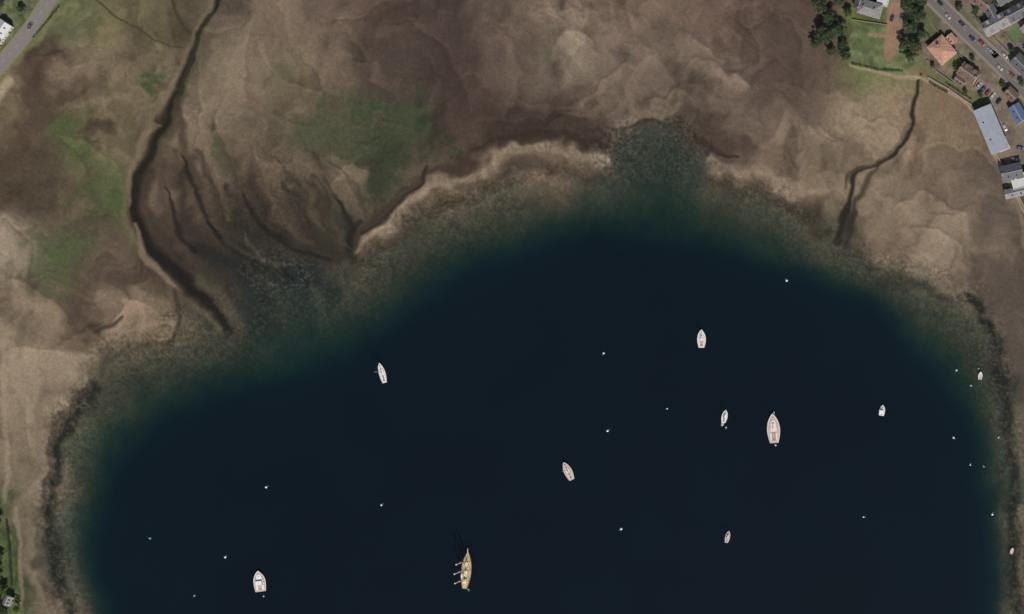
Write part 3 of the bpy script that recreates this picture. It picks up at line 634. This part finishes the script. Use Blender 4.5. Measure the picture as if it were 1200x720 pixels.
# ------------------------------------------------------------------ buildings
def house(px,py,L,Wd,d,H=4.5,R=2.4,roof=None,wall=None,kind='gable',chim=2,name='stone_house',dormers=0):
    x,y=W(px,py);e=empty(name,x,y,TZ,math.atan2(-d[1],d[0]))
    wall=wall or pm('white_harling',(214,206,192),.9,2,.1);roof=roof or pm('slate_roof',(104,104,108),.7,1.2,.25,0,'tile')
    l,w=L/2,Wd/2
    if kind=='gable':
        MB().add([(-l,-w,0),(l,-w,0),(l,w,0),(-l,w,0),(-l,-w,H),(l,-w,H),(l,w,H),(-l,w,H),(-l,0,H+R),(l,0,H+R)],
          [(0,1,5,4),(2,3,7,6),(1,2,6,9,5),(3,0,4,8,7)]).obj('walls',wall,e)
        o=.4;ro=R*(1+o/w)
        r=MB()
        for sg in (-1,1):
            a=[(-l-o,sg*(w+o),H+R-ro+.12),(l+o,sg*(w+o),H+R-ro+.12),(l+o,0,H+R+.12),(-l-o,0,H+R+.12)]
            b=[(p[0],p[1],p[2]+.16) for p in a];r.add(a+b,[(0,1,2,3),(4,5,6,7),(0,1,5,4),(1,2,6,5),(3,0,4,7)])
        r.obj('roof',roof,e)
        MB().box(0,0,H+R+.33,L+.8,.35,.16).obj('roof_ridge',pm('ridge_lead',(150,150,150),.6),e)
    elif kind=='hip':
        o=.45;k=max(l-w,.1)
        MB().add([(-l,-w,0),(l,-w,0),(l,w,0),(-l,w,0),(-l,-w,H),(l,-w,H),(l,w,H),(-l,w,H)],[(0,1,5,4),(1,2,6,5),(2,3,7,6),(3,0,4,7)]).obj('walls',wall,e)
        MB().add([(-l-o,-w-o,H),(l+o,-w-o,H),(l+o,w+o,H),(-l-o,w+o,H),(-k,0,H+R),(k,0,H+R),(-l-o,-w-o,H-.2),(l+o,-w-o,H-.2),(l+o,w+o,H-.2),(-l-o,w+o,H-.2)],
         [(0,1,5,4),(1,2,5),(2,3,4,5),(3,0,4),(6,7,1,0),(7,8,2,1),(8,9,3,2),(9,6,0,3),(9,8,7,6)]).obj('roof',roof,e)
        MB().tube((-k,0,H+R),(k,0,H+R),.14).obj('roof_ridge',pm('ridge_lead',(150,150,150),.6),e)
    else:
        MB().box(0,0,H/2,L,Wd,H).obj('walls',wall,e)
        r=MB();r.box(0,0,H+.1,L+.3,Wd+.3,.2).obj('roof',roof,e)
        p=MB()
        for sg in (-1,1): p.box(0,sg*(w+.1),H+.35,L+.5,.25,.5);p.box(sg*(l+.1),0,H+.35,.25,Wd-.1,.5)
        p.obj('parapet',wall,e)
        q=MB()
        for i in range(max(1,int(L/5))): q.box(-l+2.5+i*5,random.uniform(-w*.4,w*.4),H+.4,1.2,1.0,.4)
        q.obj('roof_vents',pm('vent_grey',(170,172,174),.6),e)
    c=MB();cp=MB()
    for i in range(chim):
        cx=(-l+.6) if i==0 else (l-.6) if i==1 else 0
        if kind=='hip': cx*=.55
        c.box(cx,0,H+R*.9,.9,1.5,1.9)
        for q in (-.4,.1,.5): cp.tube((cx,q,H+R*.9+.95),(cx,q,H+R*.9+1.4),.14,.12)
    if chim:
        c.obj('chimney_stacks',pm('chimney_stone',(150,134,116),.9,2,.2),e);cp.obj('chimney_pots',pm('terracotta_pot',(176,112,80),.8),e)
    wn=MB();fr=MB();nn=max(2,int(L/3))
    for s_ in range(1 if H<4 else 2):
        zz=1.5+s_*2.6
        if zz>H-.5 and s_: break
        for sg in (-1,1):
            for i in range(nn):
                xx=-l+L*(i+.5)/nn
                fr.box(xx,sg*(w+.03),zz,1.2,.08,1.4);wn.box(xx,sg*(w+.06),zz,1.0,.08,1.2)
    fr.obj('window_frames',pm('white_frame_paint',(225,225,220),.5),e);wn.obj('windows',glass,e)
    MB().box(L*.08,-(w+.06),1.05,1.0,.14,2.1).obj('front_door',pm('door_paint',(90,50,40),.5),e)
    if dormers:
        dm=MB();dr=MB();dg=MB()
        for i in range(dormers):
            xx=-l+L*(i+.5)/dormers
            for sg in (-1,1):
                dm.box(xx,sg*w*.62,H+R*.38,1.6,w*.6,1.5);dr.box(xx,sg*w*.62,H+R*.38+.82,1.9,w*.7,.14);dg.box(xx,sg*(w*.93),H+R*.38,1.1,.06,.9)
        dm.obj('dormers',wall,e);dr.obj('dormer_roofs',roof,e);dg.obj('dormer_windows',glass,e)
    else:
        sk=MB();rr=R/w
        for i in range(2):
            xx=-l*.4+i*l*.8;yy=-w*.5;zz=H+R*.5+.33
            hw=.5;sk.add([(xx-.4,yy-hw,zz-hw*rr),(xx+.4,yy-hw,zz-hw*rr),(xx+.4,yy+hw,zz+hw*rr),(xx-.4,yy+hw,zz+hw*rr)],[(0,1,2,3)])
        if kind=='gable': sk.obj('roof_skylights',glass,e)
    return e
slate=pm('slate_roof',(104,102,104),.7,1.2,.25,0,'tile')
slateL=pm('pale_slate_roof',(150,146,144),.7,1.0,.2,0,'tile')
orange=pm('terracotta_tile_roof',(202,152,126),.8,1.0,.15,0,'tile')
brown=pm('brown_tile_roof',(128,102,88),.8,1.0,.2,0,'tile')
metalr=pm('grey_metal_roof',(146,150,158),.5,.35,.1)
bluer=pm('blue_metal_roof',(90,104,130),.5,.5,.12)
whiter=pm('white_membrane_roof',(192,190,186),.7,.6,.1)
house(1021,12,13,8,(10,3),5.2,2.6,slateL,kind='hip',chim=2,name='villa')
house(1010,5,7,6,(3,-10),4.6,2.0,slate,chim=1,name='villa',kind='gable')
house(1036,3,6,5,(10,3),3.5,1.6,whiter,kind='flat',chim=0,name='garage')
house(1105,60,13,11,(20,24),4.6,2.8,orange,kind='hip',chim=1,name='bungalow')
house(1116,47,5,4.5,(20,24),2.8,1.4,orange,chim=0,name='garage')
house(1136,87,11,8,(20,14),4.4,2.6,brown,chim=2,name='stone_house',dormers=2)
house(1126,96,6,5,(20,14),3,1.6,brown,chim=0,name='garage')
house(1163,153,27,10.5,(22,52),6,1.0,metalr,wall=pm('grey_cladding',(200,200,200),.7),kind='gable',chim=0,name='boat_shed')
house(1176,170,7,6,(22,52),3.5,1,whiter,kind='flat',chim=0,name='boat_shed_annexe')
house(1187,203,12,9,(30,-7),5.5,2.4,slate,chim=1,name='stone_house')
house(1200,212,13,8,(30,-7),5.5,1.2,whiter,kind='flat',chim=0,name='harbour_office')
house(1192,226,13,5,(30,-7),4,1.4,slateL,chim=0,name='terraced_house')
house(1194,134,10,7,(12,20),4.5,2,bluer,kind='gable',chim=0,name='workshop')
house(1186,112,7,6,(20,20),3.6,1.8,brown,chim=1,name='stone_house')
house(1168,30,15,8,(30,-16),5.4,2.8,slateL,chim=2,dormers=2,name='terraced_house')
house(1192,17,13,8,(30,-16),5.4,2.8,slate,chim=2,dormers=2,name='terraced_house')
house(1163,16,8,6,(14,26),4,2,slate,chim=1,name='stone_house')
house(1150,3,11,8,(20,14),5,2.6,brown,chim=2,name='stone_house')
house(1180,-4,12,8,(30,-16),5,2.6,slate,chim=2,name='terraced_house')
house(1212,40,13,9,(16,20),5,2.6,slateL,chim=2,name='terraced_house')
house(1199,78,12,8,(18,18),5,2.6,slate,chim=2,name='stone_house')
house(1222,98,12,8,(18,18),5,2.6,brown,chim=2,name='stone_house')
house(1215,150,14,9,(10,24),5,2.6,slateL,chim=2,name='stone_house')
house(8,36,9,7,(14,-20),4.5,2.0,whiter,kind='gable',chim=0,name='cottage')
house(-2,52,9,6,(14,-20),4.5,2.2,slate,chim=1,name='cottage')
house(14,703,5,4,(6,-14),3.0,1.6,slateL,chim=0,name='cottage')
house(-25,20,12,8,(14,-20),4.5,2.4,slate,chim=2,name='cottage')

# ------------------------------------------------------------------ roads
asph=pm('asphalt_road',(106,97,93),.9,1.5,.14);asph2=pm('old_asphalt_road',(122,114,108),.9,1.5,.14)
kerbm=pm('kerb_stone',(138,128,116),.9,2,.1);paint=pm('white_road_paint',(180,178,172),.8,4,.15);pave=pm('pavement_slabs',(130,117,105),.9,2,.12)
verge=pm('gravel_verge',(120,114,84),.95,1.5,.25)
def ribbon(mb,P,off0,off1,z,z1=None):
    P=np.array(P);d=np.gradient(P,axis=0);d/=np.linalg.norm(d,axis=1)[:,None];n=np.stack([-d[:,1],d[:,0]],1)
    v=[]
    for p,q in zip(P,n): v+=[(p[0]+q[0]*off0,p[1]+q[1]*off0,z),(p[0]+q[0]*off1,p[1]+q[1]*off1,z)]
    f=[(2*i,2*i+2,2*i+3,2*i+1) for i in range(len(P)-1)]
    mb.add(v,f)
    if z1 is not None:
        for k in (0,1):
            vv=[];
            for i in range(len(P)): a=v[2*i+k];vv+=[a,(a[0],a[1],z1)]
            mb.add(vv,f)
def road(pts,hw,mat,name='road',walk=None):
    P=[W(*p) for p in cr(pts,6)]
    m=MB();ribbon(m,P,-hw,hw,TZ+.02);m.obj(name,mat)
    if walk:
        for sg in (-1,1):
            m=MB();ribbon(m,P,sg*(hw+.02),sg*(hw+.2),TZ+.13,TZ-.05);m.obj('kerb',kerbm)
            m=MB();ribbon(m,P,sg*(hw+.21),sg*(hw+1.5),TZ+.12,TZ-.05);m.obj('pavement' if walk is pave else 'road_verge',walk)
    m=MB();Q=np.array(P);seg=np.linalg.norm(np.diff(Q,axis=0),axis=1);cum=np.concatenate([[0],np.cumsum(seg)]);s=1.0
    while s<cum[-1]-3:
        pp=[(np.interp(s+k,cum,Q[:,0]),np.interp(s+k,cum,Q[:,1])) for k in (0,1,2)];ribbon(m,pp,-.06,.06,TZ+.028);s+=6
    m.obj('road_markings',paint)
road([(1020,-80),(1060,-38),(1095,0),(1130,35),(1165,69),(1200,105),(1262,170),(1330,250)],3.6,asph,'road',pave)
road([(95,-60),(75,-22),(57,5),(35,38),(2,78),(-50,140),(-120,230)],3.3,asph2,'road',verge)
road([(1163,66),(1185,54),(1215,58),(1260,60)],2.2,asph,'side_street',None)

def car(px,py,d,colr,nm='parked_car'):
    x,y=W(px,py);e=empty(nm,x,y,TZ+.03,math.atan2(-d[1],d[0]))
    paintm=pm('car_paint_%d_%d_%d'%colr,colr,.3,1,.04)
    pr=[(-2.15,.35,.78),(-2.1,.75,.84),(-1.3,.92,.88),(-.2,.93,.9),(.9,.9,.9),(1.7,.78,.86),(2.15,.6,.74),(2.18,.35,.7)]
    v=[];f=[]
    for a,z,w in pr: v+=[(a,-w,.3),(a,-w,z*.85),(a,-w*.9,z),(a,w*.9,z),(a,w,z*.85),(a,w,.3)]
    for i in range(len(pr)-1):
        for j in range(5): q=i*6+j;f.append((q,q+6,q+7,q+1))
        f.append((i*6+5,i*6+11,i*6+6,i*6))
    f+=[tuple(range(6)),tuple(len(v)-6+k for k in range(5,-1,-1))]
    MB().add(v,f).obj('car_body',paintm,e)
    MB().box(-.35,0,1.15,2.7,1.55,.5,0,.68,.84).obj('cabin_glass',glass,e)
    MB().box(-.38,0,1.42,1.75,1.27,.06).obj('car_roof',paintm,e)
    w=MB()
    for a in (-1.35,1.35):
        for sg in (-1,1): w.tube((a,sg*.72,.32),(a,sg*.92,.32),.33,.33,14)
    w.obj('wheels',blackm,e)
    MB().box(2.1,.55,.6,.12,.35,.14).box(2.1,-.55,.6,.12,.35,.14).obj('headlamps',white,e)
for a in [(1151,51,(1,1),(140,66,56)),(1172,80,(1,1),(160,158,156)),(1128,29,(1,1),(60,64,72)),(1186,88,(-1,-1),(130,72,62)),(1111,20,(1,1),(150,150,148)),(1102,4,(-1,-1),(50,50,54)),
 (1148,101,(1,-1.2),(160,160,160)),(1153,105,(1,-1.2),(70,80,100)),(1158,109,(1,-1.2),(126,60,50)),(1164,113,(1,-1.2),(180,180,175)),(1171,119,(1,-1.2),(44,46,50)),(1178,150,(1,2),(170,172,176)),(1196,174,(1,.2),(90,100,120)),(1178,66,(1,1),(170,168,164)),(38,31,(14,-20),(90,92,96)),(1046,22,(1,-3),(60,62,70)),(1189,187,(1,.2),(170,168,162)),(1140,46,(1,1),(50,66,90)),(1161,60,(-1,-1),(140,140,144))]:
    car(*a)

def wall(pts,name,h=1.2,w=.4,mat=None):
    P=[W(*p) for p in pts];m=MB()
    for a,b in zip(P[:-1],P[1:]):
        l=math.dist(a,b);m.box((a[0]+b[0])/2,(a[1]+b[1])/2,TZ+h/2-.3,l+.0,w,h+.6,math.atan2(b[1]-a[1],b[0]-a[0]))
    for p in P: m.box(p[0],p[1],TZ+h/2-.28,w*1.3,w*1.3,h+.66)
    m.obj(name,mat or pm('rubble_stone',(132,118,102),.95,2,.25))
wall([(1089,92),(1112,105),(1138,123),(1150,138),(1160,166),(1176,196),(1192,226),(1204,250)],'sea_wall',1.2,.7,pm('pale_sea_wall_stone',(148,134,114),.95,2,.2))
wall([(1083,12),(1096,34),(1118,58),(1130,70)],'garden_wall')
wall([(1088,72),(1098,84),(1120,100)],'garden_wall')
wall([(1118,58),(1128,76),(1124,84)],'garden_wall')
wall([(1150,88),(1142,104)],'garden_wall');wall([(1142,22),(1168,48),(1184,64)],'garden_wall')
wall([(1178,40),(1190,55)],'garden_wall');wall([(1000,24),(1040,30)],'garden_wall')

# ------------------------------------------------------------------ trees
def leaf_mesh(name,clumps,per,size,seed):
    r=np.random.default_rng(seed);cs=[]
    for (cx,cy,cz,cr0) in clumps:
        n=int(per*cr0*cr0);d=r.normal(size=(n,3));d/=np.linalg.norm(d,axis=1)[:,None]
        rad=cr0*r.uniform(.55,1.08,n)[:,None];p=np.array([cx,cy,cz])+d*rad*np.array([1,1,.75])
        cs.append(np.concatenate([p,d,np.full((n,1),r.uniform(0,1))],1))
    Q=np.concatenate(cs);n=len(Q);p=Q[:,:3];nr=Q[:,3:6]+r.normal(size=(n,3))*.55;nr/=np.linalg.norm(nr,axis=1)[:,None]
    u=np.cross(nr,r.normal(size=(n,3)));u/=np.linalg.norm(u,axis=1)[:,None];w=np.cross(nr,u)
    s=size*r.uniform(.6,1.3,n)[:,None]
    v=np.stack([p-u*s,p-w*s*.6,p+u*s,p+w*s*.6],1).reshape(-1,3)
    me=bpy.data.meshes.new(name);me.vertices.add(4*n);me.vertices.foreach_set('co',v.astype(np.float32).ravel())
    me.loops.add(4*n);me.loops.foreach_set('vertex_index',np.arange(4*n,dtype=np.int32));me.polygons.add(n)
    me.polygons.foreach_set('loop_start',np.arange(0,4*n,4,dtype=np.int32));me.update(calc_edges=True)
    a=me.color_attributes.new('Leaf','FLOAT_COLOR','POINT');k=np.repeat(np.clip(Q[:,6]*.7+r.uniform(0,.3,n),0,1),4)
    a.data.foreach_set('color',np.stack([k,k,k,np.ones_like(k)],1).astype(np.float32).ravel());me.materials.append(leafmat);return me
leafmat,nt,b,a=attr_mat('broadleaf_foliage','Leaf')
cm=nt.nodes.new('ShaderNodeMix');cm.data_type='RGBA';nt.links.new(a.outputs['Fac'],cm.inputs['Factor'])
cm.inputs[6].default_value=(.032,.055,.024,1);cm.inputs[7].default_value=(.09,.122,.052,1)
nt.links.new(cm.outputs[2],b.inputs['Base Color']);b.inputs['Roughness'].default_value=.7;b.inputs['Specular IOR Level'].default_value=.2
bark=pm('bark',(84,70,56),.95,3,.2)
variants=[]
for k in range(4):
    r=random.Random(40+k);cl=[];limbs=[]
    for i in range(26):
        a_=r.uniform(0,6.28);rr=3.9*math.sqrt(r.random())*r.uniform(.75,1.15);z=7.5+2.6*(1-(rr/4.4)**2)+r.uniform(-2.2,.8)
        q=r.uniform(.9,1.8);cl.append((rr*math.cos(a_),rr*math.sin(a_),z,q));limbs.append((rr*math.cos(a_)*.85,rr*math.sin(a_)*.85,z-.3))
    me=leaf_mesh('crown_mesh',cl,75,.30,k)
    t=MB();t.tube((0,0,-.3),(.1,.1,3.2),.5,.34,10).tube((.1,.1,3.2),(.2,0,7.5),.34,.14,8)
    for l in limbs[::2]: t.tube((.1,.1,2.8+r.random()*2.5),l,.17,.05,6)
    tm=t.obj('tmp',bark);tme=tm.data;tme.name='trunk_mesh';bpy.data.objects.remove(tm);variants.append((me,tme))
def tree(px,py,sc,name='broadleaf_tree',z=None):
    x,y=W(px,py);e=empty(name,x,y,TZ if z is None else z,random.uniform(0,6.28));e.scale=(sc,sc,sc*random.uniform(.85,1.1))
    me,t=random.choice(variants)
    for n,mm in (('crown',me),('trunk',t)):
        o=bpy.data.objects.new(n,mm);scene.collection.objects.link(o);o.parent=e
for a in [(965,8,1.1),(984,2,.9),(975,24,.9),(967,44,1.15),(984,38,1.1),(992,67,.75),(958,52,.7),(996,16,.6),(975,62,.6),(990,54,.6),(1066,8,1.1),(1078,20,1.0),(1070,34,1.0),(1082,2,.9),(1062,54,.8),(1074,56,.9),(1082,42,.7),(1068,68,.6),
 (1094,78,.35),(1122,80,.45),(1145,12,.6),(1186,60,.4),(1140,70,.35),(1125,10,.5),(1160,128,.35),(1168,2,.55),(1198,98,.45),(1176,100,.4),(1150,112,.35),(1132,108,.35),(1205,60,.5),
 (6,4,.9),(22,-4,.8),(30,12,.5),(3,610,.6),(0,628,.8),(5,650,.5),(1,672,.8),(8,690,.7),(2,712,.8),(10,716,.6),(24,712,.4),(940,-30,1.1),(1000,-30,1.1),(1100,-40,1),(-30,640,1),(-40,690,1.1),(1230,20,.9),(1240,130,.8)]:
    tree(*a)
def hedge(pts,name='hedge',r=.7):
    P=[W(*p) for p in pts];cl=[]
    for a,b in zip(P[:-1],P[1:]):
        n=max(2,int(math.dist(a,b)/.9))
        for i in range(n): cl.append((a[0]+(b[0]-a[0])*i/n+random.uniform(-.2,.2),a[1]+(b[1]-a[1])*i/n+random.uniform(-.2,.2),TZ+.6,r*random.uniform(.8,1.25)))
    me=leaf_mesh(name,cl,80,.22,len(cl));o=bpy.data.objects.new(name,me);scene.collection.objects.link(o)
hedge([(1000,76),(1030,83),(1060,84)]);hedge([(1056,62),(1078,66)]);hedge([(1088,40),(1094,56)]);hedge([(1120,62),(1138,76)]);hedge([(1110,98),(1140,118)]);hedge([(1140,16),(1152,26)])
hedge([(1196,30),(1206,52)]);hedge([(72,8),(58,26),(40,46)],r=.6);hedge([(1176,104),(1190,122)]);hedge([(10,612),(14,650),(16,690)],r=.8);hedge([(1090,98),(1112,110)],'shore_bushes',.8);hedge([(16,698),(26,704)])

# ------------------------------------------------------------------ light, camera
el,az=math.radians(50),math.radians(160)
sd=bpy.data.lights.new('sun','SUN');sd.energy=3.6;sd.angle=math.radians(.5);sd.color=(1,.965,.91)
so=bpy.data.objects.new('sun',sd);scene.collection.objects.link(so)
so.rotation_euler=(math.pi/2-el,0,math.pi-az)
w=bpy.data.worlds.new('World');scene.world=w;w.use_nodes=True;nt=w.node_tree
sk=nt.nodes.new('ShaderNodeTexSky');sk.sky_type='NISHITA';sk.sun_disc=False;sk.sun_elevation=el;sk.sun_rotation=az
bg=nt.nodes['Background'];bg.inputs['Strength'].default_value=.07;nt.links.new(sk.outputs[0],bg.inputs['Color'])
cam=bpy.data.cameras.new('camera');co=bpy.data.objects.new('camera',cam);scene.collection.objects.link(co)
D=1500;OFF=405
co.location=(OFF,0,D);co.rotation_euler=(0,0,0);cam.sensor_width=36;cam.lens=36*D/600;cam.shift_x=-OFF/600;cam.clip_start=5;cam.clip_end=20000
scene.camera=co
scene.view_settings.view_transform='Standard';scene.view_settings.look='None';scene.view_settings.exposure=0
